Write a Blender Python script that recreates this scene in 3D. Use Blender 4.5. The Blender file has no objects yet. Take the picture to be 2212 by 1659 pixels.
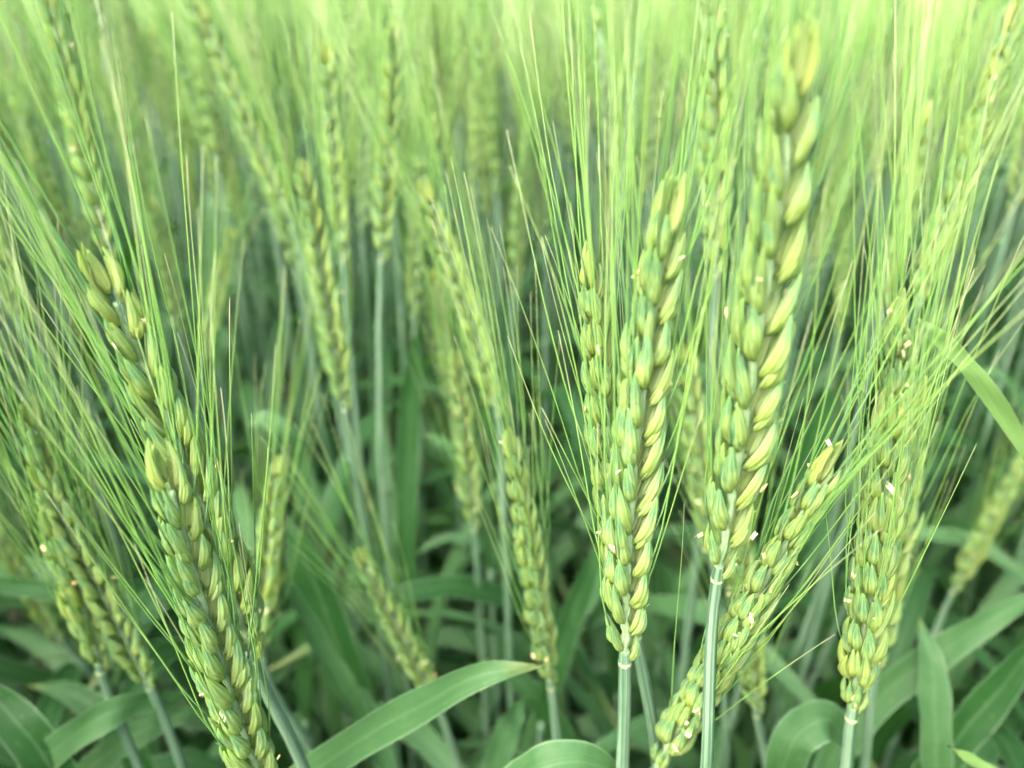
import bpy, math, random
import numpy as np
from mathutils import Vector, Matrix, noise

random.seed(7)
rng = np.random.default_rng(7)
sc = bpy.context.scene
col = sc.collection
PI = math.pi

# ------------------------------------------------------------------ camera
PITCH = math.radians(29.0)
CAM_Z = 1.0
HFOV = math.radians(66.0)
cam_d = bpy.data.cameras.new("camera")
cam = bpy.data.objects.new("camera", cam_d)
col.objects.link(cam)
cam.location = (0, 0, CAM_Z)
cam.rotation_euler = (PI / 2 - PITCH, 0, 0)
cam_d.sensor_width = 36.0
cam_d.lens = 18.0 / math.tan(HFOV / 2)
cam_d.clip_start = 0.01
cam_d.clip_end = 600.0
cam_d.dof.use_dof = True
cam_d.dof.focus_distance = 0.160
cam_d.dof.aperture_fstop = cam_d.lens / 2.85      # a phone lens: an opening under 3 mm wide
sc.camera = cam

# ------------------------------------------------------------------ sky, sun, exposure
SUN_EL, SUN_AZ = math.radians(52), math.radians(220)     # azimuth from +Y (into the picture) towards +X
world = bpy.data.worlds.new("World")
sc.world = world
world.use_nodes = True
wn = world.node_tree
bg = wn.nodes["Background"]
sky = wn.nodes.new("ShaderNodeTexSky")
sky.sky_type = 'NISHITA'
sky.sun_disc = False
sky.sun_elevation = SUN_EL
sky.sun_rotation = SUN_AZ
sky.air_density = 1.0
sky.dust_density = 6.0
sky.ozone_density = 1.0
wn.links.new(sky.outputs[0], bg.inputs[0])
bg.inputs[1].default_value = 0.15
world.cycles.sampling_method = 'NONE'        # an even sky: the bounces find it
sun_d = bpy.data.lights.new("sun", 'SUN')
sun_d.energy = 2.0
sun_d.angle = math.radians(70)
sun_d.color = (1.0, 0.97, 0.92)
sun = bpy.data.objects.new("sun", sun_d)
col.objects.link(sun)
sdir = Vector((math.sin(SUN_AZ) * math.cos(SUN_EL), math.cos(SUN_AZ) * math.cos(SUN_EL), math.sin(SUN_EL)))
sun.rotation_euler = sdir.to_track_quat('Z', 'Y').to_euler()
sun.location = (0, 0, 5)
sc.view_settings.view_transform = 'Standard'
sc.view_settings.look = 'None'
sc.view_settings.gamma = 1.0
sc.view_settings.exposure = 2.27
sc.cycles.max_bounces = 4
sc.cycles.diffuse_bounces = 3
sc.cycles.use_adaptive_sampling = True
sc.cycles.adaptive_threshold = 0.05
sc.cycles.transmission_bounces = 4
sc.cycles.use_denoising = True

# pixel (in a 2212 x 1659 frame) and depth along the view axis -> a point in the field
FPX = 1106.0 / math.tan(HFOV / 2)
CR = Vector((1, 0, 0))
CF = Vector((0, math.cos(PITCH), -math.sin(PITCH)))
CU = Vector((0, math.sin(PITCH), math.cos(PITCH)))
CAM = Vector((0, 0, CAM_Z))


def ray(x, y):
    return CF + CR * ((x - 1106.0) / FPX) + CU * ((829.5 - y) / FPX)


def at(x, y, d):
    return CAM + ray(x, y) * d


# ------------------------------------------------------------------ materials
def nodes_of(name):
    m = bpy.data.materials.new(name)
    m.use_nodes = True
    nt = m.node_tree
    nt.nodes.clear()
    return m, nt


def N(nt, t, **kw):
    n = nt.nodes.new(t)
    for k, v in kw.items():
        setattr(n, k, v)
    return n


def math_n(nt, op, a, b=None, c=None, clamp=False):
    n = N(nt, "ShaderNodeMath", operation=op, use_clamp=clamp)
    for i, v in enumerate((a, b, c)):
        if v is None:
            continue
        if isinstance(v, (int, float)):
            n.inputs[i].default_value = v
        else:
            nt.links.new(v, n.inputs[i])
    return n.outputs[0]


def mix_c(nt, f, a, b, blend='MIX'):
    n = N(nt, "ShaderNodeMix", data_type='RGBA', blend_type=blend)
    for sock, v in ((n.inputs[0], f), (n.inputs[6], a), (n.inputs[7], b)):
        if isinstance(v, (int, float)):
            sock.default_value = v
        elif isinstance(v, tuple):
            sock.default_value = (*v, 1)
        else:
            nt.links.new(v, sock)
    return n.outputs[2]


def attr(nt, name):
    return N(nt, "ShaderNodeAttribute", attribute_name=name).outputs["Fac"]


def ramp(nt, fac, stops):
    n = N(nt, "ShaderNodeValToRGB")
    cr = n.color_ramp
    while len(cr.elements) < len(stops):
        cr.elements.new(0.5)
    for e, (p, c) in zip(cr.elements, stops):
        e.position = p
        e.color = (*c, 1)
    nt.links.new(fac, n.inputs[0])
    return n.outputs[0]


def noise_n(nt, scale, detail=3.0, vec=None, rough=0.55):
    n = N(nt, "ShaderNodeTexNoise")
    n.inputs["Scale"].default_value = scale
    n.inputs["Detail"].default_value = detail
    n.inputs["Roughness"].default_value = rough
    if vec is not None:
        nt.links.new(vec, n.inputs["Vector"])
    return n.outputs[0]


def rand_obj(nt):
    return N(nt, "ShaderNodeObjectInfo").outputs["Random"]


def comb(nt, x, y, z=0.0):
    n = N(nt, "ShaderNodeCombineXYZ")
    for i, v in enumerate((x, y, z)):
        if isinstance(v, (int, float)):
            n.inputs[i].default_value = v
        else:
            nt.links.new(v, n.inputs[i])
    return n.outputs[0]


def finish(nt, color, rough, trans, bump=None, bstr=0.3, bdist=0.0003, spec=0.4, tcol=None):
    p = N(nt, "ShaderNodeBsdfPrincipled")
    nt.links.new(color, p.inputs["Base Color"])
    p.inputs["Roughness"].default_value = rough
    p.inputs["Specular IOR Level"].default_value = spec
    if bump is not None:
        b = N(nt, "ShaderNodeBump")
        b.inputs["Strength"].default_value = bstr
        b.inputs["Distance"].default_value = bdist
        nt.links.new(bump, b.inputs["Height"])
        nt.links.new(b.outputs[0], p.inputs["Normal"])
    out = N(nt, "ShaderNodeOutputMaterial")
    if trans > 0:
        tr = N(nt, "ShaderNodeBsdfTranslucent")
        nt.links.new(tcol if tcol is not None else color, tr.inputs[0])
        mx = N(nt, "ShaderNodeMixShader")
        mx.inputs[0].default_value = trans
        nt.links.new(p.outputs[0], mx.inputs[1])
        nt.links.new(tr.outputs[0], mx.inputs[2])
        nt.links.new(mx.outputs[0], out.inputs[0])
    else:
        nt.links.new(p.outputs[0], out.inputs[0])


def mat_husk(name="husk", young=0.0):
    """glume and lemma: yellow-green belly, glaucous streaked shoulder, pale papery margin"""
    m, nt = nodes_of(name)
    t, a, r = attr(nt, "t"), attr(nt, "a"), rand_obj(nt)
    seed = math_n(nt, 'MULTIPLY', r, 37.0)
    va = math_n(nt, 'MULTIPLY', a, 24.0)
    vt = math_n(nt, 'MULTIPLY', t, 0.9)
    streak = noise_n(nt, 1.0, 3.0, comb(nt, va, vt, seed))
    blot = noise_n(nt, 1.0, 2.0, comb(nt, math_n(nt, 'MULTIPLY', a, 5.0), math_n(nt, 'MULTIPLY', t, 3.0), seed))
    tt = math_n(nt, 'ADD', t, math_n(nt, 'MULTIPLY', math_n(nt, 'SUBTRACT', streak, 0.5), 0.85))
    tt = math_n(nt, 'ADD', tt, math_n(nt, 'MULTIPLY', math_n(nt, 'SUBTRACT', blot, 0.5), 0.35))
    tt = math_n(nt, 'ADD', tt, math_n(nt, 'MULTIPLY', math_n(nt, 'SUBTRACT', r, 0.55), 0.25))
    base = ramp(nt, tt, [(0.0, (0.39, 0.49, 0.07)), (0.22, (0.40, 0.54, 0.12)), (0.54, (0.40, 0.57, 0.19)),
                         (0.64, (0.11, 0.27, 0.14)), (0.82, (0.12, 0.29, 0.13)), (1.0, (0.28, 0.50, 0.12))])
    ml = math_n(nt, 'MULTIPLY', math_n(nt, 'ABSOLUTE', math_n(nt, 'SUBTRACT', a, 0.5)), 2.0)
    marg = N(nt, "ShaderNodeMapRange", clamp=True)
    nt.links.new(ml, marg.inputs[0])
    marg.inputs[1].default_value = 0.36
    marg.inputs[2].default_value = 0.52
    marg.inputs[4].default_value = 0.75
    c = mix_c(nt, marg.outputs[0], base, (0.54, 0.66, 0.33))
    yel = math_n(nt, 'MULTIPLY', math_n(nt, 'GREATER_THAN', r, 0.72), 0.45)
    c = mix_c(nt, yel, c, (0.40, 0.46, 0.06))
    vein = math_n(nt, 'SINE', math_n(nt, 'ADD', math_n(nt, 'MULTIPLY', a, 2 * PI * 8), math_n(nt, 'MULTIPLY', blot, 4.0)))
    vein = math_n(nt, 'ADD', vein, math_n(nt, 'MULTIPLY', streak, 2.0))
    vn = N(nt, "ShaderNodeMapRange", clamp=True)
    nt.links.new(vein, vn.inputs[0])
    vn.inputs[1].default_value = 0.6
    vn.inputs[2].default_value = 2.2
    vn.inputs[4].default_value = 0.55
    c = mix_c(nt, vn.outputs[0], c, (0.52, 0.66, 0.28))
    dk = N(nt, "ShaderNodeMapRange", clamp=True)
    nt.links.new(math_n(nt, 'MULTIPLY', vein, -1.0), dk.inputs[0])
    dk.inputs[1].default_value = -1.0
    dk.inputs[2].default_value = 0.4
    up = N(nt, "ShaderNodeMapRange", clamp=True)
    nt.links.new(tt, up.inputs[0])
    up.inputs[1].default_value = 0.18
    up.inputs[2].default_value = 0.62
    up.inputs[4].default_value = 0.66
    c = mix_c(nt, math_n(nt, 'MULTIPLY', dk.outputs[0], up.outputs[0]), c, (0.13, 0.31, 0.14))
    if young:
        c = mix_c(nt, young, c, (0.58, 0.62, 0.12))
    tc = mix_c(nt, 0.5, c, (0.46, 0.67, 0.12))
    finish(nt, c, 0.6, 0.52, vein, 0.5, 0.0003, spec=0.22, tcol=tc)
    return m


def mat_awn():
    m, nt = nodes_of("awn")
    t, r = attr(nt, "t"), rand_obj(nt)
    tt = math_n(nt, 'ADD', t, math_n(nt, 'MULTIPLY', math_n(nt, 'SUBTRACT', r, 0.6), 0.25))
    c = ramp(nt, tt, [(0.0, (0.18, 0.34, 0.14)), (0.15, (0.19, 0.38, 0.08)), (0.6, (0.31, 0.49, 0.11)),
                      (0.88, (0.50, 0.57, 0.29)), (1.0, (0.62, 0.58, 0.36))])
    red = math_n(nt, 'MULTIPLY', math_n(nt, 'GREATER_THAN', r, 0.9), math_n(nt, 'MULTIPLY', math_n(nt, 'GREATER_THAN', t, 0.72), 0.4))
    c = mix_c(nt, red, c, (0.32, 0.17, 0.10))
    hue = math_n(nt, 'MULTIPLY', math_n(nt, 'FRACT', math_n(nt, 'MULTIPLY', r, 7.3)), 0.5)
    c = mix_c(nt, hue, c, (0.15, 0.35, 0.10))
    finish(nt, c, 0.42, 0.30, spec=0.5)
    return m


def mat_stem(name, ca, cb, stripes=10.0):
    m, nt = nodes_of(name)
    t, a, r = attr(nt, "t"), attr(nt, "a"), rand_obj(nt)
    v = comb(nt, math_n(nt, 'MULTIPLY', a, stripes * 2), math_n(nt, 'MULTIPLY', t, 9.0), math_n(nt, 'MULTIPLY', r, 50.0))
    s = noise_n(nt, 1.0, 3.0, v)
    v2 = comb(nt, math_n(nt, 'MULTIPLY', a, 3.0), math_n(nt, 'MULTIPLY', t, 60.0), math_n(nt, 'MULTIPLY', r, 50.0))
    s2 = noise_n(nt, 1.0, 4.0, v2)
    f = N(nt, "ShaderNodeMapRange", clamp=True)
    nt.links.new(math_n(nt, 'ADD', s, math_n(nt, 'MULTIPLY', s2, 0.3)), f.inputs[0])
    f.inputs[1].default_value = 0.54
    f.inputs[2].default_value = 0.76
    c = mix_c(nt, f.outputs[0], ca, cb)
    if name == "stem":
        sh = N(nt, "ShaderNodeMapRange", clamp=True)          # leaf-sheath green on the lower stem, painted darker to deepen the shade below
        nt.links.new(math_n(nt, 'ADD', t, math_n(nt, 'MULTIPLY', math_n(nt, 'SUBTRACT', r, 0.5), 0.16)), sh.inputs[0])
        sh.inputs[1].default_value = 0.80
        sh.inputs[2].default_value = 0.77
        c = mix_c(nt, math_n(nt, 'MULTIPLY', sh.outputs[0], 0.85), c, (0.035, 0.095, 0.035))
    finish(nt, c, 0.55, 0.12, s, 0.4, 0.0002, spec=0.3)
    return m


def mat_leaf(name, top, pale, trans):
    m, nt = nodes_of(name)
    t, a, r = attr(nt, "t"), attr(nt, "a"), rand_obj(nt)
    seed = math_n(nt, 'MULTIPLY', r, 40.0)
    st = noise_n(nt, 1.0, 2.0, comb(nt, math_n(nt, 'MULTIPLY', a, 26.0), math_n(nt, 'MULTIPLY', t, 2.0), seed))
    bl = noise_n(nt, 1.0, 4.0, comb(nt, math_n(nt, 'MULTIPLY', a, 2.5), math_n(nt, 'MULTIPLY', t, 14.0), seed))
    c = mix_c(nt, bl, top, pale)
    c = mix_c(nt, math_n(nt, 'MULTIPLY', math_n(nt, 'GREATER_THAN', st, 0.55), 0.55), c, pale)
    rib = math_n(nt, 'LESS_THAN', math_n(nt, 'ABSOLUTE', math_n(nt, 'SUBTRACT', a, 0.5)), 0.035)
    c = mix_c(nt, math_n(nt, 'MULTIPLY', rib, 0.3), c, (0.11, 0.20, 0.09))
    edge = math_n(nt, 'GREATER_THAN', math_n(nt, 'ABSOLUTE', math_n(nt, 'SUBTRACT', a, 0.5)), 0.455)
    c = mix_c(nt, math_n(nt, 'MULTIPLY', edge, 0.4), c, (0.16, 0.26, 0.14))
    tip = N(nt, "ShaderNodeMapRange", clamp=True)
    nt.links.new(math_n(nt, 'ADD', t, math_n(nt, 'MULTIPLY', math_n(nt, 'SUBTRACT', r, 0.5), 0.12)), tip.inputs[0])
    tip.inputs[1].default_value = 0.90
    tip.inputs[2].default_value = 1.0
    tip.inputs[4].default_value = 0.35
    c = mix_c(nt, tip.outputs[0], c, (0.26, 0.27, 0.09))
    spot = noise_n(nt, 1.0, 2.0, comb(nt, math_n(nt, 'MULTIPLY', a, 6.0), math_n(nt, 'MULTIPLY', t, 50.0), seed))
    sp = N(nt, "ShaderNodeMapRange", clamp=True)
    nt.links.new(spot, sp.inputs[0])
    sp.inputs[1].default_value = 0.66
    sp.inputs[2].default_value = 0.76
    sp.inputs[4].default_value = 0.5
    c = mix_c(nt, sp.outputs[0], c, (0.15, 0.21, 0.06))
    tc = mix_c(nt, 0.6, c, (0.06, 0.20, 0.012))
    finish(nt, c, 0.55, trans, st, 0.3, 0.0002, spec=0.22, tcol=tc)
    return m


def mat_anther():
    m, nt = nodes_of("anther")
    r = rand_obj(nt)
    c = mix_c(nt, r, (0.74, 0.60, 0.24), (0.80, 0.74, 0.46))
    finish(nt, c, 0.6, 0.2)
    return m


def mat_soil():
    m, nt = nodes_of("soil")
    g = N(nt, "ShaderNodeNewGeometry").outputs["Position"]
    n1, n2 = noise_n(nt, 14.0, 6.0, g), noise_n(nt, 90.0, 5.0, g)
    c = mix_c(nt, n1, (0.020, 0.018, 0.011), (0.055, 0.045, 0.026))
    c = mix_c(nt, math_n(nt, 'MULTIPLY', n2, 0.5), c, (0.03, 0.045, 0.016))
    finish(nt, c, 0.9, 0.0, n2, 0.8, 0.01, spec=0.2)
    return m


def mat_crop():
    m, nt = nodes_of("far_crop")
    g = N(nt, "ShaderNodeNewGeometry").outputs["Position"]
    n1, n2 = noise_n(nt, 0.5, 4.0, g), noise_n(nt, 25.0, 4.0, g)
    c = mix_c(nt, n1, (0.13, 0.22, 0.06), (0.22, 0.31, 0.09))
    c = mix_c(nt, math_n(nt, 'MULTIPLY', n2, 0.6), c, (0.28, 0.36, 0.12))
    finish(nt, c, 0.8, 0.0, n2, 0.8, 0.05, spec=0.2)
    return m


M_HUSK, M_AWN, M_ANTHER = mat_husk(), mat_awn(), mat_anther()
M_YOUNG = mat_husk("husk_young", 0.30)
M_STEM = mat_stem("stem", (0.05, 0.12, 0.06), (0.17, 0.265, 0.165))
M_RACHIS = mat_stem("rachis", (0.16, 0.28, 0.12), (0.34, 0.46, 0.24), 8.0)
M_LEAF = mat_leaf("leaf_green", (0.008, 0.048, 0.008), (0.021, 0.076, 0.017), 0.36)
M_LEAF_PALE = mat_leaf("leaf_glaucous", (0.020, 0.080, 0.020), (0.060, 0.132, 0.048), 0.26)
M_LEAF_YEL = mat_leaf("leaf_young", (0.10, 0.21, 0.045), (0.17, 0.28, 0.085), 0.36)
M_COLLAR = mat_stem("collar", (0.26, 0.33, 0.13), (0.42, 0.46, 0.26), 6.0)
M_SOIL, M_CROP = mat_soil(), mat_crop()


# ------------------------------------------------------------------ mesh helpers
class MB:
    def __init__(self):
        self.v, self.f, self.t, self.a = [], [], [], []

    def grid(self, rows, t, a, closed, cap=True):
        """rows: list of lists of Vectors (all the same length)"""
        o, n = len(self.v), len(rows[0])
        for i, r in enumerate(rows):
            for j, p in enumerate(r):
                self.v.append(tuple(p))
                self.t.append(t[i])
                self.a.append(a[j])
        m = n if closed else n - 1
        for i in range(len(rows) - 1):
            for j in range(m):
                k = (j + 1) % n
                self.f.append((o + i * n + j, o + i * n + k, o + (i + 1) * n + k, o + (i + 1) * n + j))
        if closed and cap:
            self.f.append(tuple(o + j for j in reversed(range(n))))
            e = o + (len(rows) - 1) * n
            self.f.append(tuple(e + j for j in range(n)))

    def tube(self, pts, rad, sides=6, t=None, ref=None, cap=True):
        n = len(pts)
        rows, ang = [], [2 * PI * j / sides for j in range(sides)]
        ref = ref or Vector((0.31, 0.94, 0.12))
        for i, p in enumerate(pts):
            tg = (pts[min(i + 1, n - 1)] - pts[max(i - 1, 0)]).normalized()
            u = (ref - tg * ref.dot(tg)).normalized()
            w = tg.cross(u)
            rows.append([p + (u * math.cos(q) + w * math.sin(q)) * rad[i] for q in ang])
        if t is None:
            u = [0.0]
            for i in range(1, n):
                u.append(u[-1] + (pts[i] - pts[i - 1]).length)
            t = [q / u[-1] for q in u]
        self.grid(rows, t, [q / (2 * PI) for q in ang], True, cap)

    def add(self, other, mat):
        o = len(self.v)
        self.v += [tuple(mat @ Vector(p)) for p in other.v]
        self.f += [tuple(o + k for k in f) for f in other.f]
        self.t += other.t
        self.a += other.a

    def mesh(self, name, material, smooth=True):
        me = bpy.data.meshes.new(name)
        me.from_pydata(self.v, [], self.f)
        for nm, d in (("t", self.t), ("a", self.a)):
            at_ = me.attributes.new(nm, 'FLOAT', 'POINT')
            at_.data.foreach_set("value", np.array(d, dtype=np.float32))
        if smooth:
            me.polygons.foreach_set("use_smooth", np.ones(len(me.polygons), dtype=bool))
        me.materials.append(material)
        me.update()
        return me


def link(name, me, parent=None, mat=None, young=False):
    if me is not None and (me.users > 0 or young):
        me = me.copy()                    # a mesh of its own per copy: traces faster than thousands of overlapping instances
    if young:
        me.materials[0] = M_YOUNG
    o = bpy.data.objects.new(name, me)
    col.objects.link(o)
    if parent is not None:
        o.parent = parent
    if mat is not None:
        o.matrix_basis = mat
    return o


def tag(o, label=None, cat=None, group=None, kind=None):
    for k, v in (("label", label), ("category", cat), ("group", group), ("kind", kind)):
        if v:
            o[k] = v
    return o


def frame(loc, x, z):
    """matrix with given origin, z axis along z, x axis as near x as can be"""
    z = z.normalized()
    x = (x - z * x.dot(z)).normalized()
    y = z.cross(x)
    return Matrix(((x.x, y.x, z.x, loc.x), (x.y, y.y, z.y, loc.y), (x.z, y.z, z.z, loc.z), (0, 0, 0, 1)))


def catmull(pts, per=8):
    """smooth curve through uneven points: Hermite spans with chord-length tangents"""
    n = len(pts)
    u = [0.0]
    for i in range(1, n):
        u.append(u[-1] + max((pts[i] - pts[i - 1]).length, 1e-6))
    tg = []
    for i in range(n):
        if i == 0 or i == n - 1:
            k = 1 if i == 0 else n - 1
            tg.append((pts[k] - pts[k - 1]) / (u[k] - u[k - 1]))
        else:
            d0, d1 = u[i] - u[i - 1], u[i + 1] - u[i]
            m0, m1 = (pts[i] - pts[i - 1]) / d0, (pts[i + 1] - pts[i]) / d1
            tg.append((m0 * d1 + m1 * d0) / (d0 + d1))
    out = []
    for i in range(n - 1):
        h = u[i + 1] - u[i]
        for k in range(per):
            s = k / per
            s2, s3 = s * s, s ** 3
            out.append(pts[i] * (2 * s3 - 3 * s2 + 1) + tg[i] * (h * (s3 - 2 * s2 + s)) + pts[i + 1] * (3 * s2 - 2 * s3) + tg[i + 1] * (h * (s3 - s2)))
    out.append(pts[-1].copy())
    return out


# ------------------------------------------------------------------ the pieces of an ear (shared meshes)
MM = 0.001


def pod(L, W, D, bow, rings=9, sides=10, fat=0.33, beak=0.0, keel=0.12, skew=0.0):
    """boat-shaped husk: z up its length, back towards +x, width along y; millimetres"""
    b = MB()
    rows, ts = [], []
    for i in range(rings):
        s = i / (rings - 1)
        q = s ** (math.log(0.5) / math.log(fat))
        p = max(math.sin(PI * min(q, 0.999)), 0.0) ** 0.66
        p = max(p * (1 - 0.30 * s ** 4), 0.30 * (1 - s / 0.10) if s < 0.10 else 0.035)
        xo = bow * math.sin(PI * s * 0.95) - bow * 0.5 * s
        row = []
        for j in range(sides):
            th = 2 * PI * j / sides - PI           # a = 0.5 is the back
            c, sn = math.cos(th), math.sin(th)
            d = D if c > 0 else D * 0.35
            kk = 1 + keel * max(c, 0) ** 6
            row.append(Vector(((xo + d * p * c * kk), W / 2 * p * sn + skew * s * s, L * s)) * MM)
        rows.append(row)
        ts.append(s)
    b.grid(rows, ts, [j / sides for j in range(sides)], True)
    if beak:
        tip = Vector((bow * math.sin(PI * 0.95) - bow * 0.5, skew, L * 0.97)) * MM
        b.tube([tip, tip + Vector((0.1, 0.1, beak * 0.6)) * MM, tip + Vector((0.35, 0.3, beak)) * MM],
               [0.28 * MM, 0.18 * MM, 0.06 * MM], 4, t=[0.95, 0.98, 1.0])
    return b


GLUME = [pod(9.6, 3.4, 1.5, 0.9, fat=0.42, beak=1.8, keel=0.25),
         pod(9.0, 3.6, 1.6, 1.0, fat=0.40, beak=1.2, keel=0.22, skew=0.4),
         pod(10.0, 3.2, 1.45, 0.8, fat=0.43, beak=2.2, keel=0.25, skew=-0.4)]
LEMMA = [pod(12.0, 3.2, 1.6, 1.1, fat=0.40, keel=0.14),
         pod(12.8, 3.0, 1.5, 1.0, fat=0.41, keel=0.14, skew=0.4),
         pod(11.4, 3.3, 1.65, 1.2, fat=0.38, keel=0.14, skew=-0.3)]
CORE = [pod(10.2, 3.2, 1.8, 0.6, fat=0.40, keel=0.10), pod(9.6, 3.4, 1.9, 0.7, fat=0.38, keel=0.10, skew=0.3)]
ME_GLUME = [b.mesh("glume", M_HUSK) for b in GLUME]
ME_LEMMA = [b.mesh("lemma", M_HUSK) for b in LEMMA]
ME_CORE = [b.mesh("floret", M_HUSK) for b in CORE]


def anther_mesh(k):
    b = MB()
    for s in (-1, 1):
        pts = [Vector((s * (0.30 + 0.22 * abs(u) ** 2), 0.05 * s * u, u * 1.45)) * MM for u in (-1, -0.6, 0, 0.6, 1)]
        b.tube(pts, [0.18 * MM, 0.36 * MM, 0.40 * MM, 0.36 * MM, 0.17 * MM], 6)
    b.tube([Vector((0, 0, 0)), Vector((0.3, 0.4, -1.2 - k)) * MM, Vector((0.1, 0.2, -2.4 - k)) * MM],
           [0.10 * MM, 0.07 * MM, 0.07 * MM], 4)
    return b.mesh("anther", M_ANTHER)


ME_ANTHER = [anther_mesh(0.0), anther_mesh(1.0)]


def local_piece(kind, k, rnd, shut=1.0):
    """transform of a husk inside its spikelet: x away from the rachis, y sideways, z up"""
    j = lambda s: rnd.uniform(-s, s)
    if kind == "glume":
        back = math.radians(k * (46 + j(12)))
        tilt, loc = math.radians(11 + j(5)), Vector((0.5 + j(.3), k * 1.35, j(.4))) * MM
    elif kind == "lemma":
        back = math.radians(k * (64 + j(14)))
        tilt, loc = math.radians(10 + j(5)), Vector((0.1 + j(.4), k * 1.15, 1.0 + j(.5))) * MM
    elif kind == "upper":
        back = math.radians(k * (28 + j(14)))
        tilt, loc = math.radians(6 + j(4)), Vector((0.8 + j(.3), k * 0.75, 3.0 + j(.6))) * MM
    else:
        back, tilt, loc = math.radians(j(25)), math.radians(3 + j(3)), Vector((0.9, j(0.4), 2.4)) * MM
    tilt *= shut
    bx = Vector((math.cos(back), math.sin(back), 0))
    z = Vector((bx.x * 0.4, bx.y, 0)) * math.sin(tilt) + Vector((0, 0, math.cos(tilt)))
    return frame(loc, bx, z) @ Matrix.Diagonal((.96 + j(.08), .89 + j(.12), 1 + j(.09), 1))


def simple_spikelet(rnd, rings=6, sides=7):
    b = MB()
    for kind, k in (("glume", 1), ("glume", -1), ("lemma", 1), ("lemma", -1), ("core", 0)):
        L, W, D = {"glume": (9.4, 3.5, 1.55), "lemma": (12, 3.2, 1.6), "core": (10, 3.3, 1.9)}[kind]
        b.add(pod(L, W, D, 0.9, rings, sides, 0.40), local_piece(kind, k, rnd))
    return b


ME_SPIKELET = [simple_spikelet(random.Random(50 + i)).mesh("spikelet", M_HUSK) for i in range(4)]


def ear_axis(base, tip, bend):
    mid = (base + tip) * 0.5 + bend
    return lambda s: base * (1 - s) ** 2 + mid * (2 * s * (1 - s)) + tip * s * s


def ear_layout(base, tip, bend, twist, n, rnd, girth=1.0):
    """spikelet matrices along an ear, list of (matrix, s, side, size), plus the axis function"""
    ax = ear_axis(base, tip, bend)
    out, pts = [], []
    for i in range(n):
        s = i / n * 0.925
        p = ax(s)
        T = (ax(min(s + 0.02, 1.0)) - ax(s)).normalized()
        tw = twist + rnd.uniform(-0.12, 0.12) + 0.25 * (s - 0.5)
        n0 = (CR - T * CR.dot(T)).normalized()
        b0 = T.cross(n0)
        nn = n0 * math.cos(tw) + b0 * math.sin(tw)
        side = 1 if i % 2 == 0 else -1
        size = (0.55 if i == 0 else 0.72 if i == 1 else 0.9 if i == 2 else 1.0) * (1.04 - 0.34 * max(0, s - 0.5) / 0.4)
        size *= rnd.uniform(0.93, 1.07) * girth * 1.02
        tilt = math.radians(rnd.uniform(11, 19) * (1 - 0.35 * s))
        z = T * math.cos(tilt) + nn * side * math.sin(tilt)
        loc = p + nn * side * 0.0005
        out.append((frame(loc, nn * side, z) @ Matrix.Diagonal((size * .88, size * .88, size, 1)), s, side, size))
        pts.append(p + nn * side * 0.0003)
    T = (ax(1.0) - ax(0.96)).normalized()
    n0 = (CR - T * CR.dot(T)).normalized()
    b0 = T.cross(n0)
    nn = n0 * math.cos(twist + PI / 2) + b0 * math.sin(twist + PI / 2)
    out.append((frame(ax(0.915), nn, T) @ Matrix.Diagonal((0.90 * girth, 0.70 * girth, 0.85 * girth, 1)), 0.95, 0, 0.9 * girth))
    pts.append(ax(0.92))
    return out, pts, ax


def awn_path(root, d0, d1, length, rnd, n=11):
    """from the husk's tip along d0, bending over to d1"""
    p, pts = root.copy(), [root.copy()]
    side = d1.orthogonal().normalized()
    side.rotate(Matrix.Rotation(rnd.uniform(0, 2 * PI), 3, d1))
    cv, wv, ph = rnd.uniform(-0.10, 0.16), rnd.uniform(0.0, 0.05), rnd.uniform(0, 6.3)
    for i in range(1, n):
        s = i / (n - 1)
        w = min(1.0, s * 3.2)
        d = d0 * (1 - w) + d1 * w + side * (cv * s * s + wv * math.sin(ph + s * 5.0))
        p = p + d.normalized() * (length / (n - 1))
        pts.append(p.copy())
    return pts


def awn_dir(T, X, Y, k, rnd, spread):
    a = math.radians(rnd.uniform(1, spread * .85))
    o = (X * rnd.uniform(0.25, 1.0) + Y * (k * rnd.uniform(0.1, 0.9) + rnd.uniform(-0.25, 0.25))).normalized()
    return (T * math.cos(a) + o * math.sin(a)).normalized()


def awn_len(s, rnd, scale):
    return (0.050 + 0.026 * min(1, s / 0.45) - 0.010 * max(0, s - 0.7) / 0.3) * rnd.uniform(0.8, 1.12) * scale


def stem_points(base, T, S, ground=None):
    """from just inside the ear down to the soil"""
    if S is None:
        S = base - T * 0.10 + Vector((0, 0, -0.03))
    if ground is None:
        d = (S - base)
        g = S + Vector((d.x * 1.4, d.y * 1.4, 0))
        ground = Vector((g.x, g.y, -0.02))
    m = S * 0.45 + ground * 0.55 + Vector((0.004, -0.003, 0))
    return list(reversed(catmull([base + T * 0.003, base, S, m, ground], 7)))


def build_stem(parent, pts, off, r0=0.0019, r1=0.00125, name="stem"):
    b = MB()
    n = len(pts)
    b.tube([p - off for p in pts], [r0 + (r1 - r0) * (i / (n - 1)) for i in range(n)], 9)
    return link(name, b.mesh(name, M_STEM), parent)


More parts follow.
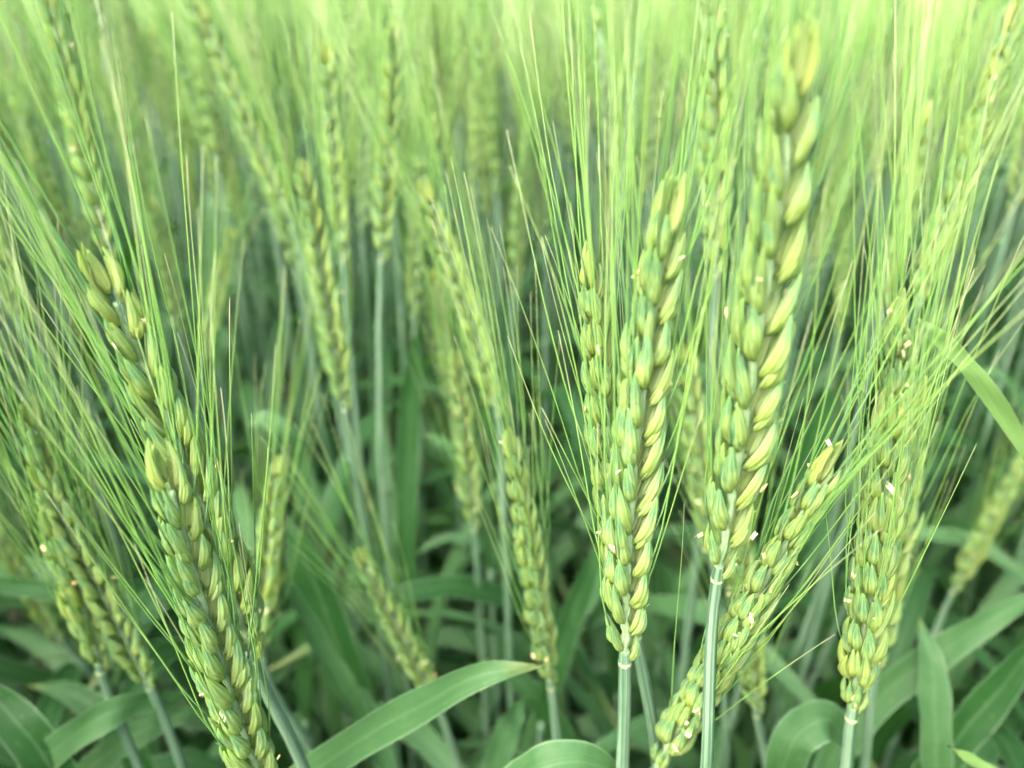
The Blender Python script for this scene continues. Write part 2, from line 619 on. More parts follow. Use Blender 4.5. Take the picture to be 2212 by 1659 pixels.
def leaf_mb(pts, width, up, twist0=0.0, twist1=0.0, cup=0.25, segs=None, cols=5, base_w=0.55, tipf=0.45):
    b = MB()
    n = len(pts)
    rows, ts = [], []
    for i, p in enumerate(pts):
        s = i / (n - 1)
        tg = (pts[min(i + 1, n - 1)] - pts[max(i - 1, 0)]).normalized()
        nrm = (up - tg * up.dot(tg)).normalized()
        nrm.rotate(Matrix.Rotation(twist0 + (twist1 - twist0) * s, 3, tg))
        sd = tg.cross(nrm)
        w = width * (base_w + (1 - base_w) * min(1, s / 0.25)) * (1.0 if s < 1 - tipf else max(0.02, (1 - ((s - 1 + tipf) / tipf) ** 1.7)))
        rows.append([p + sd * (w * 0.5 * u) + nrm * (cup * w * 0.5 * abs(u) ** 1.5 + 0.0006 * math.sin(s * 23 + u * 2.0))
                     for u in np.linspace(-1, 1, cols)])
        ts.append(s)
    b.grid(rows, ts, list(np.linspace(0, 1, cols)), False)
    return b


# ------------------------------------------------------------------ a wheat stalk placed where the photograph shows it
def solve_ear(tip, base, L, db=None):
    best = None
    rb, rt = ray(*base), ray(*tip)
    cand = [db] if db else [0.09 + 0.0025 * i for i in range(400)]
    for d in cand:
        B = rb * d
        a, bb, c = rt.dot(rt), -2 * rt.dot(B), B.dot(B) - L * L
        q = bb * bb - 4 * a * c
        for s in (-1, 1):
            dt = (-bb + s * math.sqrt(max(q, 0))) / (2 * a)
            if (q < 0 and not db) or dt < 0.06:
                continue
            v = rt * dt - B
            ang = math.acos(max(-1, min(1, v.normalized().z)))
            if best is None or ang < best[0]:
                best = (ang, d, dt)
    return at(*base, best[1]), at(*tip, best[2])


def stalk(label, tip, base, L, twist, tier, seed, stem_px=None, db=None, bend=(0, 0), n=None, spread=17, awn=1.0,
          girth=1.0, anthers=0.12, group=None, radius=1.0, stem_dd=0.0):
    rnd = random.Random(seed)
    B, T3 = solve_ear(tip, base, L, db)
    bendv = CR * bend[0] + CF * bend[1]
    Tb = ((B + T3) * 0.5 + bendv - B).normalized()
    S = None
    if stem_px:
        r = ray(*stem_px)
        S = CAM + r * ((B - CAM).y / r.y + stem_dd)
    pts = stem_points(B, Tb, S)
    off = Vector((pts[0].x, pts[0].y, 0))
    root = link("wheat_stalk", None)
    root.empty_display_size = 0.02
    root.location = off
    tag(root, label, "wheat stalk", group)
    build_stem(root, pts, off, 0.0020 * radius, 0.0013 * radius)
    n = n or max(13, round(L / (0.0043 if tier == "near" else 0.0050)))
    lay, rp, ax = ear_layout(B - off, T3 - off, bendv, math.radians(twist), n, rnd, girth)
    rb = MB()
    rr = []
    for i, p in enumerate(rp):
        rr.append((0.0011 - 0.0006 * i / len(rp)) * radius)
    dense, dr = [], []
    for i in range(len(rp) - 1):                      # knuckled zigzag
        dense += [rp[i], rp[i].lerp(rp[i + 1], 0.72)]
        dr += [rr[i] * 0.86, rr[i] * 1.12]
    dense.append(rp[-1]); dr.append(rr[-1])
    rb.tube(dense, dr, 7)
    link("rachis", rb.mesh("rachis", M_RACHIS), root)
    cb = MB()
    b0 = B - off - Tb * 0.0012
    cb.tube([b0 + Tb * q * MM for q in (-.5, -.2, .3, .8, 1.2)], [q * MM * radius for q in (1.32, 1.48, 1.58, 1.52, 1.30)], 9, t=[.0, .1, .2, .3, .4])
    link("collar", cb.mesh("collar", M_COLLAR), root)
    for i, (m, s, side, size) in enumerate(lay):
        X, Y, Z = (Vector(m.col[k][:3]).normalized() for k in range(3))
        T = (ax(min(s + 0.03, 1.0)) - ax(max(s - 0.01, 0))).normalized()
        inv = m.inverted()
        if tier == "near":
            core = rnd.randrange(2)
            shut = 1.0 if i < len(lay) - 3 else .8 if i < len(lay) - 1 else .6
            pm = local_piece("core", 0, rnd, shut)
            young = i == len(lay) - 1 or rnd.random() < .06
            sp = link("spikelet", ME_CORE[core], root, m @ pm, young)
            pinv = pm.inverted()
        else:
            sp = link("spikelet", ME_SPIKELET[rnd.randrange(4)], root, m, i == len(lay) - 1)
            shut = 1.0
            pm = pinv = Matrix.Identity(4)
        spinv = (m @ pm).inverted()
        up_side = rnd.choice((1, -1))
        for k in (1, -1):
            lm = local_piece("lemma", k, rnd, shut)
            li = rnd.randrange(3)
            if tier == "near":
                link("glume", ME_GLUME[rnd.randrange(3)], sp, pinv @ local_piece("glume", k, rnd, shut), young)
                link("lemma", ME_LEMMA[li], sp, pinv @ lm, young)
                if k == up_side and i > 1:
                    link("lemma", ME_LEMMA[rnd.randrange(3)], sp, pinv @ local_piece("upper", k, rnd, shut) @ Matrix.Scale(.82, 4), young)
            if i < 1 or (i < 2 and rnd.random() < 0.5) or rnd.random() < 0.20:
                continue
            LL = (12.0, 12.8, 11.4)[li] * MM
            tipl = lm @ Vector((0.0 - 0.2 * MM, 0, LL * 0.93))
            d0 = (m.to_3x3() @ lm.to_3x3() @ Vector((0, 0, 1))).normalized()
            rt = m @ tipl
            path = awn_path(rt, d0, awn_dir(T, X, Y, k, rnd, spread), awn_len(s, rnd, awn), rnd)
            ab = MB()
            na = len(path)
            ab.tube([spinv @ p for p in path],
                    [(0.00019 * (1 - q / (na - 1)) ** 0.8 + 0.00005) * radius / size for q in range(na)], 4)
            link("awn", ab.mesh("awn", M_AWN), sp)
        if i > 2 and rnd.random() < .2:
            rt = m @ pm @ Vector((0, 0, 9.2 * MM)) if tier == "near" else m @ Vector((.9 * MM, 0, 11.0 * MM))
            path = awn_path(rt, Z, awn_dir(T, X, Y, 0, rnd, spread), awn_len(s, rnd, awn * .92), rnd)
            ab = MB()
            na = len(path)
            ab.tube([spinv @ p for p in path], [(0.00021 * (1 - q / (na - 1)) ** 0.8 + 0.00006) * radius / size for q in range(na)], 4)
            link("awn", ab.mesh("awn", M_AWN), sp)
        if rnd.random() < anthers * 1.5:
            for q in range(rnd.choice((1, 1, 2, 2))):
                k = rnd.choice((1, -1))
                loc = Vector((rnd.uniform(1.4, 3.2), k * rnd.uniform(2.0, 3.6), rnd.uniform(4, 9.5))) * MM
                am = Matrix.Translation(loc) @ Matrix.Rotation(rnd.uniform(-1.2, 1.2), 4, 'X') @ Matrix.Rotation(rnd.uniform(-1.2, 1.2), 4, 'Y') @ Matrix.Rotation(rnd.uniform(0, 6), 4, 'Z')
                link("anther", ME_ANTHER[rnd.randrange(2)], sp, pinv @ am @ Matrix.Scale(rnd.uniform(.55, .85), 4))
    return root


# ================================================================== the setting
def ground_sheet():
    b = MB()
    xs = [-250, -60, -12, -5, -2.5, -1.2, -0.6, 0, 0.6, 1.2, 2.5, 5, 12, 60, 250]
    ys = [-250, -60, -12, -5, -2, -1, -0.3, 0.3, 0.8, 1.4, 2.2, 3.5, 5, 8, 14, 40, 120, 300]
    rows = [[Vector((x, y, 0.012 * noise.noise(Vector((x * 1.7, y * 1.7, 0))))) for x in xs] for y in ys]
    b.grid(rows, [0.0] * len(ys), [0.0] * len(xs), False)
    o = link("ground", b.mesh("ground", M_SOIL))
    tag(o, "dark bare soil under the wheat crop", None, None, "structure")


ground_sheet()


def far_crop():
    b = MB()
    ang = np.linspace(0, 2 * PI, 97)[:-1]
    rr = [8.5, 8.8, 10, 12, 15, 20, 28, 40, 60, 100, 170, 245]
    rows = []
    for i, r in enumerate(rr):
        rows.append([Vector((r * math.sin(q), r * math.cos(q), (0.02 if i == 0 else 0.86 + 0.05 * noise.noise(Vector((r * math.sin(q) * 2, r * math.cos(q) * 2, 3.0)))))) for q in ang])
    b.grid(rows, [0.0] * len(rr), [0.0] * len(ang), True, cap=False)
    o = link("far_crop", b.mesh("far_crop", M_CROP))
    tag(o, "distant wheat crop running on to the horizon as one pale green mass", None, None, "stuff")


far_crop()

# ================================================================== the wheat stalks one can tell apart
NEAR = [
    # label, tip px, base px, ear length, twist, tier, seed, keyword extras
    ("tall sharp wheat ear at far left, yellow tip, stray anthers, awns fanning up and left", (205, 560), (545, 1420), .105, 28, "near", 11, dict(stem_px=(640, 1620), bend=(.004, 0), anthers=.3, spread=17, girth=1.08)),
    ("plump sharp wheat ear cut off by the bottom edge, lower left, overlapping the taller one", (350, 980), (578, 1730), .100, 52, "near", 12, dict(bend=(-.002, 0), spread=18, girth=1.0)),
    ("short wheat ear leaning right just behind the plump lower left ear, blue-grey stem", (600, 1000), (566, 1392), .085, -25, "near", 13, dict(stem_px=(690, 1659), spread=13)),
    ("soft wheat ear at left edge, right one of the leaning pair, over a grey-green stem", (85, 1020), (322, 1480), .090, 30, "near", 14, dict(stem_px=(395, 1659), spread=14)),
    ("soft wheat ear at left edge, left one of the leaning pair", (63, 883), (217, 1446), .095, 55, "near", 15, dict(stem_px=(300, 1659), spread=15)),
    ("slim wheat ear left of centre with long bare blue-grey stem below it", (655, 360), (745, 880), .095, 35, "near", 16, dict(stem_px=(790, 1150), spread=13)),
    ("wheat ear leaning left near the centre, bright yellow tip, beaded with spikelets", (915, 400), (1075, 890), .095, 10, "near", 17, dict(stem_px=(1085, 1060), bend=(.003, 0), spread=14)),
    ("narrow wheat ear low in the centre, pale straight stem, beside the arching leaf", (1100, 930), (1190, 1480), .100, 68, "near", 18, dict(stem_px=(1206, 1625), spread=10, girth=.86)),
    ("large wheat ear right of centre on an upright pale stem, yellow anthers near its foot", (1455, 400), (1350, 1425), .105, 22, "near", 19, dict(stem_px=(1344, 1659), bend=(-.004, 0), anthers=.25, spread=16)),
    ("slender wheat ear close behind the large centre ear, on its left, awns apart", (1275, 530), (1372, 1370), .100, 60, "near", 20, dict(stem_px=(1412, 1580), bend=(-.003, 0), spread=17, girth=.85)),
    ("biggest wheat ear, right of centre, spikelets well apart on blue-green stem, tip blurred", (1735, 85), (1550, 1245), .101, 10, "near", 21, dict(stem_px=(1526, 1659), stem_dd=-.013, radius=.86, bend=(.001, 0), anthers=.35, spread=12, n=20)),
    ("sharp wheat ear lying across to the lower right, crossed by the big ear's stem", (1810, 970), (1415, 1665), .109, 40, "near", 22, dict(db=.204, bend=(.001, 0), anthers=.5, spread=20)),
    ("upright wheat ear at right half hidden by crossing awns, dotted with yellow anthers", (1950, 650), (1840, 1545), .105, 48, "near", 23, dict(stem_px=(1828, 1659), bend=(.002, 0), anthers=.55, spread=14)),
    ("upper right wheat ear with pale tip, just left of the corner ear", (2008, 233), (1905, 680), .090, 70, "near", 24, dict(spread=12)),
    ("wheat ear in the upper right corner leaning right, tip touching the frame", (2200, 10), (1985, 650), .100, 35, "near", 25, dict(spread=13, anthers=.2)),
]
MID = [
    ("blurred wheat ear rising behind the slim ear left of centre, pale yellow tip", (705, 100), (742, 560), .095, 12, 31, dict(stem_px=(752, 700))),
    ("dim wheat ear hanging behind the beaded centre ear, brown specks on it", (985, 770), (1024, 1140), .092, 30, 32, dict(stem_px=(1036, 1320), anthers=.5)),
    ("small faint wheat ear just left of the beaded centre ear, tip level with its middle", (935, 590), (978, 850), .086, 20, 49, dict(stem_px=(985, 950))),
    ("small blurred wheat ear low left of centre, leaning left above the arching leaf", (780, 1200), (935, 1500), .085, 20, 33, dict(stem_px=(985, 1640))),
    ("shaded wheat ear at the top between the two largest ears", (1540, -60), (1545, 590), .100, 20, 34, dict(stem_px=(1540, 720))),
    ("blurred wheat ear at the right edge leaning out of frame, anthers on its left", (2215, 985), (2060, 1275), .090, 25, 35, dict(stem_px=(2015, 1380), anthers=.3)),
    ("wheat ear in the upper left corner, its tip out of frame, faint anther", (95, -30), (240, 560), .100, 40, 36, dict(anthers=.15)),
    ("blurred wheat ear leaning left in the upper left quarter, gold lower spikelets", (430, 10), (632, 482), .100, 15, 37, dict(stem_px=(660, 580))),
    ("dusky upright wheat ear at the top left of centre over a blue-grey stem", (850, 50), (825, 560), .100, 35, 38, dict(stem_px=(820, 700))),
    ("soft wheat ear hidden behind the sharp lower right ear, its foot showing below", (1590, 1100), (1635, 1540), .090, 30, 39, dict(stem_px=(1658, 1659))),
    ("soft wheat ear glimpsed between the two large ears right of centre", (1480, 750), (1540, 1210), .095, 20, 40, dict(anthers=.2)),
    ("wheat ear tucked behind the anther-dotted ear at right, double stem below", (1990, 840), (1892, 1440), .100, 30, 41, dict(stem_px=(1868, 1659), anthers=.25)),
    ("wheat ear entering from the left edge above a dark blue-grey slanting stem", (-60, 330), (45, 700), .095, 25, 42, dict(stem_px=(110, 830))),
    ("dim drooping wheat ear in the bottom left shade with thin stem", (-20, 1130), (132, 1380), .085, 25, 43, dict(stem_px=(232, 1500))),
    ("faint slanting wheat ear in the upper left middle ground beside a pale leaf", (500, 500), (440, 770), .090, 25, 44, dict(stem_px=(432, 900))),
    ("faint upright wheat ear at the top just right of centre", (1030, 100), (1030, 320), .088, 15, 45, dict()),
    ("dark blurred wheat ear poking down from the top edge at left", (545, -130), (562, 95), .09, 15, 46, dict()),
    ("faint wheat ear by the left edge of the large centre ear, far behind", (1120, 420), (1115, 640), .088, 15, 47, dict(stem_px=(1116, 700))),
    ("faint wheat ear leaning left in the upper left haze", (330, 60), (372, 330), .09, 15, 48, dict()),
]
for lab, tip, base, L, tw, tier, seed, kw in NEAR:
    stalk(lab, tip, base, L, tw, tier, seed, **kw)
for lab, tip, base, L, tw, seed, kw in MID:
    stalk(lab, tip, base, L, tw, "mid", seed, **kw)

# ================================================================== leafy shoots one can tell apart
SHOOTS = [
    # label, path (px, px, depth), width, material, up hint, twist0, twist1, cup
    ("broad sage-green leaf arching up from the bottom edge to a thin tip in the centre", [(470, 1850, .25), (600, 1725, .235), (760, 1610, .222), (900, 1528, .214), (1050, 1455, .208), (1180, 1436, .207)], .0108, 'p', (.25, -.55, .8), .1, .3, .15),
    ("curled leaf back rising into the bottom edge near the centre", [(1010, 1850, .215), (1120, 1690, .195), (1210, 1648, .190), (1290, 1652, .192), (1370, 1740, .205)], .0115, 'p', (0, -.3, 1), 0, .1, .1),
    ("single long green leaf slanting in from the right edge, browned at its tip", [(2420, 1260, .20), (2320, 1110, .198), (2212, 965, .185), (2110, 815, .175), (2035, 735, .170), (1968, 678, .168)], .0045, 'y', (-.3, -.75, .5), 0, .1, .15),
    ("tall upright dark green leaf blade standing behind the centre", [(875, 1400, .45), (878, 1150, .42), (882, 950, .41), (893, 800, .40), (908, 680, .39)], .0125, 'g', (-.3, -1, .1), .0, .5, .2),
    ("pale leaf folding over to the right behind the dim centre ear", [(1060, 1230, .43), (1040, 1110, .41), (1005, 1025, .40), (960, 962, .395), (910, 932, .395)], .011, 'p', (.3, -.6, .7), 0, .3, .15),
    ("pale whitish leaf tip bending over at left behind the awns", [(690, 1220, .40), (668, 1110, .38), (640, 1000, .37), (605, 930, .36), (566, 902, .36), (530, 922, .365)], .012, 'p', (.2, -.6, .75), 0, .2, .12),
    ("pale leaf edge running down to the right below the short leaning ear", [(800, 1580, .33), (740, 1480, .32), (685, 1390, .315), (632, 1290, .31), (590, 1225, .31)], .011, 'p', (.5, -.8, .5), .3, 1.0, .25),
    ("broad deep green leaf behind the short leaning ear", [(810, 1560, .38), (740, 1420, .36), (690, 1290, .35), (650, 1190, .345), (610, 1110, .345)], .020, 'g', (-.2, -1, .3), 0, .2, .15),
    ("green leaf lying level across the left edge", [(-160, 1250, .38), (-60, 1258, .37), (60, 1270, .36), (160, 1287, .355), (255, 1305, .36)], .0090, 'g', (0, -.7, .7), 0, .2, .15),
    ("wide green leaf crossing the bottom left corner downward", [(190, 1790, .26), (130, 1690, .255), (70, 1600, .25), (0, 1520, .25), (-90, 1440, .25)], .014, 'g', (.3, -.7, .6), 0, .2, .15),
    ("pale leaf rising from the bottom left corner and curving right", [(-30, 1800, .26), (70, 1665, .255), (160, 1588, .252), (250, 1535, .255), (340, 1512, .265), (430, 1505, .28)], .0105, 'p', (.3, -.7, .6), 0, .3, .15),
    ("second pale leaf rising beneath the first in the bottom left", [(90, 1800, .285), (190, 1665, .28), (280, 1595, .28), (370, 1550, .285), (460, 1535, .295)], .010, 'p', (.3, -.6, .7), 0, .3, .15),
    ("broad green leaf sweeping up to the right edge at lower right", [(1740, 1760, .32), (1810, 1620, .31), (1900, 1510, .305), (2030, 1410, .30), (2150, 1335, .30), (2320, 1235, .305)], .0135, 'p', (-.3, -.7, .6), 0, .2, .15),
    ("upright pale grey-green leaf at lower right below the sweeping leaf", [(2035, 1800, .29), (2022, 1640, .285), (2018, 1520, .285), (2010, 1420, .29), (1985, 1330, .30)], .0125, 'p', (.1, -1, .3), 0, -.3, .15),
    ("pale leaf bowed over at the bottom right of the crossing ear", [(1665, 1800, .26), (1690, 1670, .245), (1725, 1585, .24), (1775, 1556, .242), (1822, 1590, .25), (1836, 1690, .265)], .0135, 'p', (0, -.5, .9), 0, .0, .1),
    ("dark green leaf running diagonally in the bottom right corner", [(1930, 1800, .30), (2000, 1690, .29), (2100, 1560, .285), (2212, 1425, .285), (2330, 1290, .29)], .015, 'g', (-.3, -.8, .4), 0, .2, .15),
    ("short yellow-green young leaf tip at the bottom right corner", [(2240, 1790, .215), (2190, 1715, .212), (2120, 1658, .21), (2046, 1610, .21)], .005, 'y', (.3, -.6, .7), 0, .3, .3),
    ("small level leaf with yellowed tip in the shade of the centre", [(1180, 1290, .47), (1100, 1210, .46), (1030, 1170, .455), (960, 1163, .455), (885, 1205, .46)], .009, 'p', (0, -.5, .9), 0, .2, .1),
    ("pale blurred leaf standing among the far ears at upper left", [(470, 800, .60), (455, 640, .57), (446, 520, .56), (448, 440, .555), (462, 405, .56)], .016, 'p', (.0, -1, .3), 0, .2, .15),
    ("broad pale leaf at the bottom edge right of the arching leaf tip", [(1040, 1800, .32), (1062, 1690, .31), (1085, 1600, .31), (1115, 1540, .315), (1140, 1505, .32)], .0125, 'p', (.2, -.9, .4), 0, .2, .15),
    ("dark green leaf leaning behind the narrow centre ear", [(1170, 1560, .38), (1200, 1440, .37), (1240, 1320, .37), (1275, 1230, .37), (1300, 1160, .375)], .013, 'g', (0, -1, .3), 0, .2, .15),
    ("wide blue-green leaf in the gap behind the crossing ear's awns", [(1610, 1420, .40), (1650, 1260, .385), (1700, 1110, .375), (1755, 960, .37), (1815, 800, .37)], .021, 'g', (0, -1, .3), 0, .2, .12),
    ("thin pale leaf arching level behind the right-hand ear", [(1860, 1240, .43), (1930, 1175, .42), (1995, 1152, .415), (2065, 1162, .415), (2150, 1215, .42)], .008, 'p', (0, -.5, .9), 0, .1, .1),
    ("curling pale leaf at the right edge behind the slanting leaf", [(2300, 1120, .42), (2240, 960, .40), (2200, 870, .39), (2150, 810, .385), (2090, 790, .39)], .009, 'p', (0, -.6, .8), 0, .4, .2),
    ("long thin dry-tipped leaf rising towards the upper right corner ear", [(1950, 800, .33), (2030, 680, .325), (2080, 600, .32), (2125, 550, .32), (2165, 515, .325)], .005, 'y', (0, -.8, .4), .4, 1.2, .3),
    ("deep green leaf low in the shade below the narrow centre ear", [(1290, 1780, .40), (1240, 1640, .39), (1180, 1540, .385), (1110, 1460, .385), (1030, 1420, .39)], .013, 'g', (.2, -.8, .5), 0, .3, .15),
    ("green leaf in the shade left of the plump lower left ear", [(330, 1780, .36), (300, 1650, .35), (240, 1560, .345), (160, 1500, .345), (60, 1480, .35)], .013, 'g', (.2, -.7, .6), 0, .3, .15),
]
LM = {'p': M_LEAF_PALE, 'g': M_LEAF, 'y': M_LEAF_YEL}


def shoot(label, path, width, mk, up, t0, t1, cup):
    pts3 = [at(*p) for p in path]
    pts = catmull(pts3, 6)
    foot = pts3[0]
    slope = (pts3[0] - pts3[1]).normalized()
    g = Vector((foot.x + slope.x * 0.05, foot.y + abs(slope.y) * 0.03 + 0.01, 0))
    root = link("leafy_shoot", None)
    root.empty_display_size = 0.02
    root.location = g
    tag(root, label, "leafy shoot", "leafy shoots among the ears")
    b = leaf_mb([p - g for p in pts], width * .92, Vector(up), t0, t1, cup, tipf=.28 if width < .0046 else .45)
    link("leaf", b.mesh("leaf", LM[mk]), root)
    sp = catmull([Vector((0, 0, -0.02)), Vector((slope.x * .006, 0, foot.z * .5)), foot - g - Vector((0, 0, 0.03)) + slope * 0.01, foot - g], 6)
    sb = MB()
    sb.tube(sp, [0.0022 - 0.0009 * i / (len(sp) - 1) for i in range(len(sp))], 8)
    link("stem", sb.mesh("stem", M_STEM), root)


for a in SHOOTS:
    shoot(*a)


# ================================================================== the crowd behind: copies of a few stalks
def crowd_variant(seed, quality):
    """stem, ear, awn tuft and leaf meshes of a stalk with its foot at the origin, ear tip near z = 0.90"""
    rnd = random.Random(seed)
    lean = Vector((rnd.uniform(-.035, .035), rnd.uniform(-.03, .03), 0))
    tipz = 0.90
    L = rnd.uniform(.080, .098)
    base = Vector((lean.x * .75, lean.y * .75, tipz - L))
    tip = Vector((lean.x * 1.25, lean.y * 1.25, tipz))
    tw = rnd.uniform(0, PI)
    st, ear, aw, lf = MB(), MB(), MB(), MB()
    hi = quality == "crowd"
    if hi:
        st.tube(catmull([Vector((0, 0, -.01)), Vector((lean.x * .1, lean.y * .1, .4)), base.lerp(Vector((0, 0, 0)), .12), base, tip.lerp(base, .1)], 4),
                [.0019 - .0006 * i / 16 for i in range(17)], 6)
    else:
        st.tube([Vector((0, 0, -.01)), Vector((lean.x * .2, lean.y * .2, .5)), base], [.002, .0017, .0014], 3, cap=False)
    lay, rp, ax = ear_layout(base, tip, Vector((rnd.uniform(-.003, .003), 0, 0)), tw, 17 if hi else 13, rnd)
    for i, (m, s, side, size) in enumerate(lay):
        X, Y, Z = (Vector(m.col[k][:3]).normalized() for k in range(3))
        T = (ax(min(s + .03, 1)) - ax(max(s - .01, 0))).normalized()
        if hi:
            ear.add(simple_spikelet(rnd, 4, 5), m)
        else:
            for k in (1, -1):
                o = len(ear.v)
                for p, t_ in (((0, 0, 0), 0), ((2.2, k * 1.0, 4), .4), ((-.3, k * 3.4, 4.5), .45), ((-.6, k * .4, 5), .4), ((.3, k * 2.4, 12.5), 1)):
                    ear.v.append(tuple(m @ (Vector(p) * MM)))
                    ear.t.append(t_)
                    ear.a.append(.5)
                for q in ((0, 1, 2), (0, 2, 3), (0, 3, 1), (1, 4, 2), (2, 4, 3), (3, 4, 1)):
                    ear.f.append(tuple(o + w for w in (q if k > 0 else q[::-1])))
        for k in (1, -1):
            if hi and rnd.random() < .25:
                continue
            root = m @ (Vector((.2, k * 2.2, 12.0)) * MM)
            d1 = awn_dir(T, X, Y, k, rnd, 17)
            path = awn_path(root, Z, d1, awn_len(s, rnd, 1.0), rnd, 5 if hi else 3)
            na = len(path)
            if not hi:
                o = len(aw.v)
                u = d1.orthogonal().normalized() * .0006
                w = d1.cross(u)
                aw.v += [tuple(path[0] + u), tuple(path[0] - u * .5 + w * .87), tuple(path[0] - u * .5 - w * .87), tuple(path[-1])]
                aw.t += [0, 0, 0, 1]
                aw.a += [0, .3, .6, 0]
                aw.f += [(o, o + 1, o + 3), (o + 1, o + 2, o + 3), (o + 2, o, o + 3)]
                continue
            aw.tube(path, [(.00036 if hi else .00055) * (1 - q / (na - 1)) ** .75 + .00009 for q in range(na)], 3, cap=False)
    leaves = []
    for q in range(3 if hi else 2):
        az = rnd.uniform(0, 2 * PI)
        h = (rnd.uniform(.46, .60), rnd.uniform(.36, .54), rnd.uniform(.24, .46), rnd.uniform(.10, .34))[q]
        d = Vector((math.cos(az), math.sin(az), 0))
        ln = rnd.uniform(.15, .25)
        foot = Vector((lean.x * h * .5, lean.y * h * .5, h))
        droop = rnd.uniform(-.04, .17)
        lp = [foot, foot + d * ln * .18 + Vector((0, 0, ln * .42)), foot + d * ln * .5 + Vector((0, 0, ln * .62 - droop * .2)), foot + d * ln * .9 + Vector((0, 0, ln * .5 - droop))]
        lb = leaf_mb(catmull(lp, 4 if hi else 2), rnd.uniform(.010, .016), Vector((-d.x * .3, -d.y * .3, 1)), rnd.uniform(-.4, .4), rnd.uniform(-1.2, 1.2), .2, cols=5 if hi else 3)
        leaves.append(lb)
        lf.add(lb, Matrix.Identity(4))
    return (st, ear, aw, leaves) if hi else (st, ear, aw, lf)


VAR = []
for i in range(9):
    st, ear, aw, lf = crowd_variant(100 + i, "crowd")
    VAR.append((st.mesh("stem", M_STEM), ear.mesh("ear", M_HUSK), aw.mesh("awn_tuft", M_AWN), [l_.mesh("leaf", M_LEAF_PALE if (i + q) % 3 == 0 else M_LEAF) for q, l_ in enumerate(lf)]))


def cam_space(p):
    v = p - CAM
    d = v.dot(CF)
    return (1106 + FPX * v.dot(CR) / d, 829.5 - FPX * v.dot(CU) / d, d) if d > 0.01 else (0, 0, d)


crowd, rest = [], []
cell = 0.050
rg = random.Random(5)
ymax = 8.4
j = 0
y = -2.0
while y < ymax:
    x = -5.5
    while x < 5.5:
        px, py = x + rg.uniform(-.5, .5) * cell, y + rg.uniform(-.5, .5) * cell
        r = math.hypot(px, py)
        wide = abs(px) < 0.85 * py + 0.4
        keep = 1.0 if r < 1.5 else .32 if r < 2.8 else .08 if r < 4.5 else .04
        if not wide:
            keep = .8 if r < 1.1 else 0.0
        if rg.random() < keep and r < ymax:
            tz = CAM_Z - abs(rg.gauss(.055, .045)) - .012
            tip, foot = Vector((px, py, tz)), Vector((px, py, tz - .11))
            ax_, ay_, ad = cam_space(foot)
            infr = -420 < ax_ < 2632 and ad > 0
            lim = .47 if infr else .09
            if (ad > lim) or (ad <= 0.09 and not infr and r > .13):
                inside = -150 < ax_ < 2360 and ad > 0
                (crowd if inside else rest).append((ad, px, py, tz))
        x += cell
    y += cell
crowd.sort()
N_IND = 266
rest += crowd[N_IND:]
crowd = crowd[:N_IND]
ZX = [(250, "in the upper left corner"), (480, "behind the far left ear"), (690, "above the slim ear left of centre"), (880, "behind the dusky upright ear"),
      (1080, "above the beaded centre ear"), (1290, "just left of the large centre ear"), (1500, "behind the large centre ear"), (1720, "between the two largest ears"),
      (1930, "behind the biggest ear"), (9999, "in the upper right corner")]
for q, (ad, px, py, tz) in enumerate(crowd):
    v = VAR[rg.randrange(len(VAR))]
    root = link("wheat_stalk", None)
    root.empty_display_size = 0.02
    root.location = (px, py, 0)
    root.rotation_euler = (0, 0, rg.uniform(0, 6.28))
    s = tz / .90
    root.scale = (1, 1, s)
    ix, iy, _ = cam_space(Vector((px, py, tz - .04)))
    zone = next(t_ for lim_, t_ in ZX if ix < lim_)
    how = "blurred wheat stalk of the middle rows" if ad < .75 else "faint wheat stalk of the farther rows" if ad < 1.05 else "hazy wheat stalk near the top edge"
    tag(root, how + ", " + zone, "wheat stalk", how.replace("stalk", "stalks") + " " + zone)
    for nm, me in zip(("stem", "ear", "awn_tuft"), v):
        link(nm, me, root)
    for me in v[3]:
        link("leaf", me, root)

# low leafy shoots that fill the shade under the ears
def low_variant(seed):
    rnd = random.Random(seed)
    st = MB()
    st.tube([Vector((0, 0, -.01)), Vector((.004, .002, .3)), Vector((.006, .0, .55))], [.0022, .0019, .0014], 6)
    leaves = []
    for q in range(4):
        az = q * 1.9 + rnd.uniform(-.6, .6)
        h = (.54, .45, .34, .22)[q]
        d = Vector((math.cos(az), math.sin(az), 0))
        ln = rnd.uniform(.17, .25)
        foot = Vector((.004, .001, h))
        droop = rnd.uniform(-.03, .18)
        lp = [foot, foot + d * ln * .14 + Vector((0, 0, ln * .45)), foot + d * ln * .42 + Vector((0, 0, ln * .70 - droop * .2)), foot + d * ln * .85 + Vector((0, 0, ln * .66 - droop))]
        leaves.append(leaf_mb(catmull(lp, 5), rnd.uniform(.010, .015), Vector((-d.x * .3, -d.y * .3, 1)), rnd.uniform(-.4, .4), rnd.uniform(-1.2, 1.2), .2))
    return st.mesh("stem", M_STEM), [l_.mesh("leaf", M_LEAF if rnd.random() < .65 else M_LEAF_PALE) for l_ in leaves]


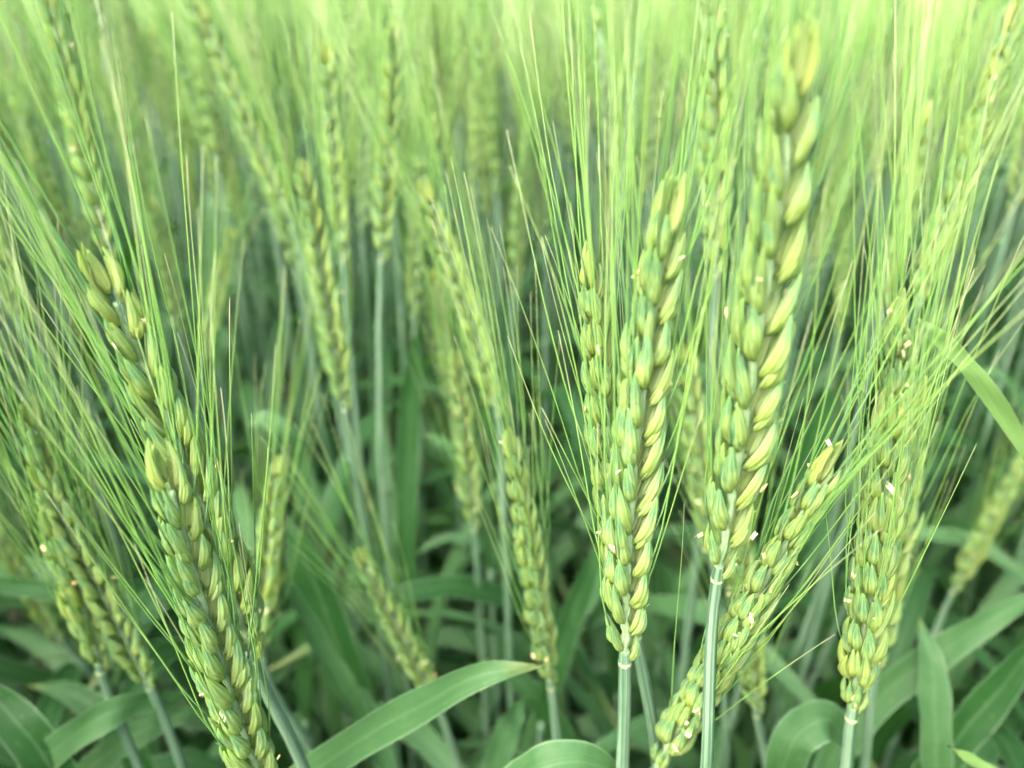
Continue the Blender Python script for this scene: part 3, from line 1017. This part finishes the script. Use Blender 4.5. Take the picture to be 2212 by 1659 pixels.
LOWV = [low_variant(500 + i) for i in range(8)]
ZL = [(400, "low at the left"), (760, "below the short leaning ear"), (1090, "below the dim centre ear"), (1330, "beneath the narrow centre ear"), (1620, "beneath the two largest ears"), (9999, "low at the right")]
n_low = 0
while n_low < 190:
    d = rg.uniform(.27, .75)
    px_ = rg.uniform(-150, 2360)
    top = rg.uniform(.46, .77)
    p = CAM + CF * d + CR * ((px_ - 1106) / FPX * d)
    foot = Vector((p.x, p.y, 0))
    yb = cam_space(Vector((p.x, p.y, top)))
    if yb[1] < 930 or yb[2] < .25:
        continue
    v = LOWV[rg.randrange(len(LOWV))]
    root = link("leafy_shoot", None)
    root.empty_display_size = 0.02
    root.location = foot
    root.rotation_euler = (0, 0, rg.uniform(0, 6.28))
    root.scale = (1, 1, top / .70)
    zone = next(t_ for lim_, t_ in ZL if px_ < lim_)
    tag(root, "shaded green leafy shoot without an ear, " + zone, "leafy shoot", "earless leafy shoots " + zone)
    link("stem", v[0], root)
    for me in v[1]:
        link("leaf", me, root)
    n_low += 1

# everything farther: one mass, joined with numpy
LOW = [crowd_variant(300 + i, "mass") for i in range(7)]


def mass(name, label, idx, material_of, items):
    V, F, T, A, MI = [], [], [], [], []
    off = 0
    for (px, py, tz, az, vi) in items:
        ca, sa = math.cos(az), math.sin(az)
        for k in idx:
            a = LOWN[vi][k]
            p = a[0]
            q = np.empty_like(p)
            q[:, 0] = p[:, 0] * ca - p[:, 1] * sa + px
            q[:, 1] = p[:, 0] * sa + p[:, 1] * ca + py
            q[:, 2] = p[:, 2] * (tz / .90)
            V.append(q)
            F.append(a[1] + off)
            T.append(a[2])
            A.append(a[3])
            MI.append(np.full(len(a[1]), k, dtype=np.int32))
            off += len(p)
    V, F, T, A, MI = (np.concatenate(z) for z in (V, F, T, A, MI))
    me = bpy.data.meshes.new(name)
    me.vertices.add(len(V))
    me.vertices.foreach_set("co", V.astype(np.float32).ravel())
    me.loops.add(F.size)
    me.loops.foreach_set("vertex_index", F.astype(np.int32).ravel())
    me.polygons.add(len(F))
    me.polygons.foreach_set("loop_start", np.arange(0, F.size, 3, dtype=np.int32))
    for m in material_of:
        me.materials.append(m)
    me.polygons.foreach_set("material_index", MI)
    me.polygons.foreach_set("use_smooth", np.ones(len(F), dtype=bool))
    for nm, d in (("t", T), ("a", A)):
        me.attributes.new(nm, 'FLOAT', 'POINT').data.foreach_set("value", d.astype(np.float32))
    me.update(calc_edges=True)
    o = link(name, me)
    tag(o, label, None, None, "stuff")
    return len(F)


LOWN = []
for parts in LOW:
    row = []
    for b in parts:
        tri = []
        for f in b.f:
            for k in range(1, len(f) - 1):
                tri.append((f[0], f[k], f[k + 1]))
        row.append((np.array(b.v), np.array(tri), np.array(b.t), np.array(b.a)))
    LOWN.append(row)
items = [(px, py, tz, rg.uniform(0, 6.28), rg.randrange(len(LOW))) for (_, px, py, tz) in rest]
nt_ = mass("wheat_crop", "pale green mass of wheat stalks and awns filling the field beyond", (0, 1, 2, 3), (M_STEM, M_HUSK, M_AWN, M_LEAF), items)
print("crowd", len(crowd), "rest", len(rest), "mass tris", nt_, "objects", len(bpy.data.objects))
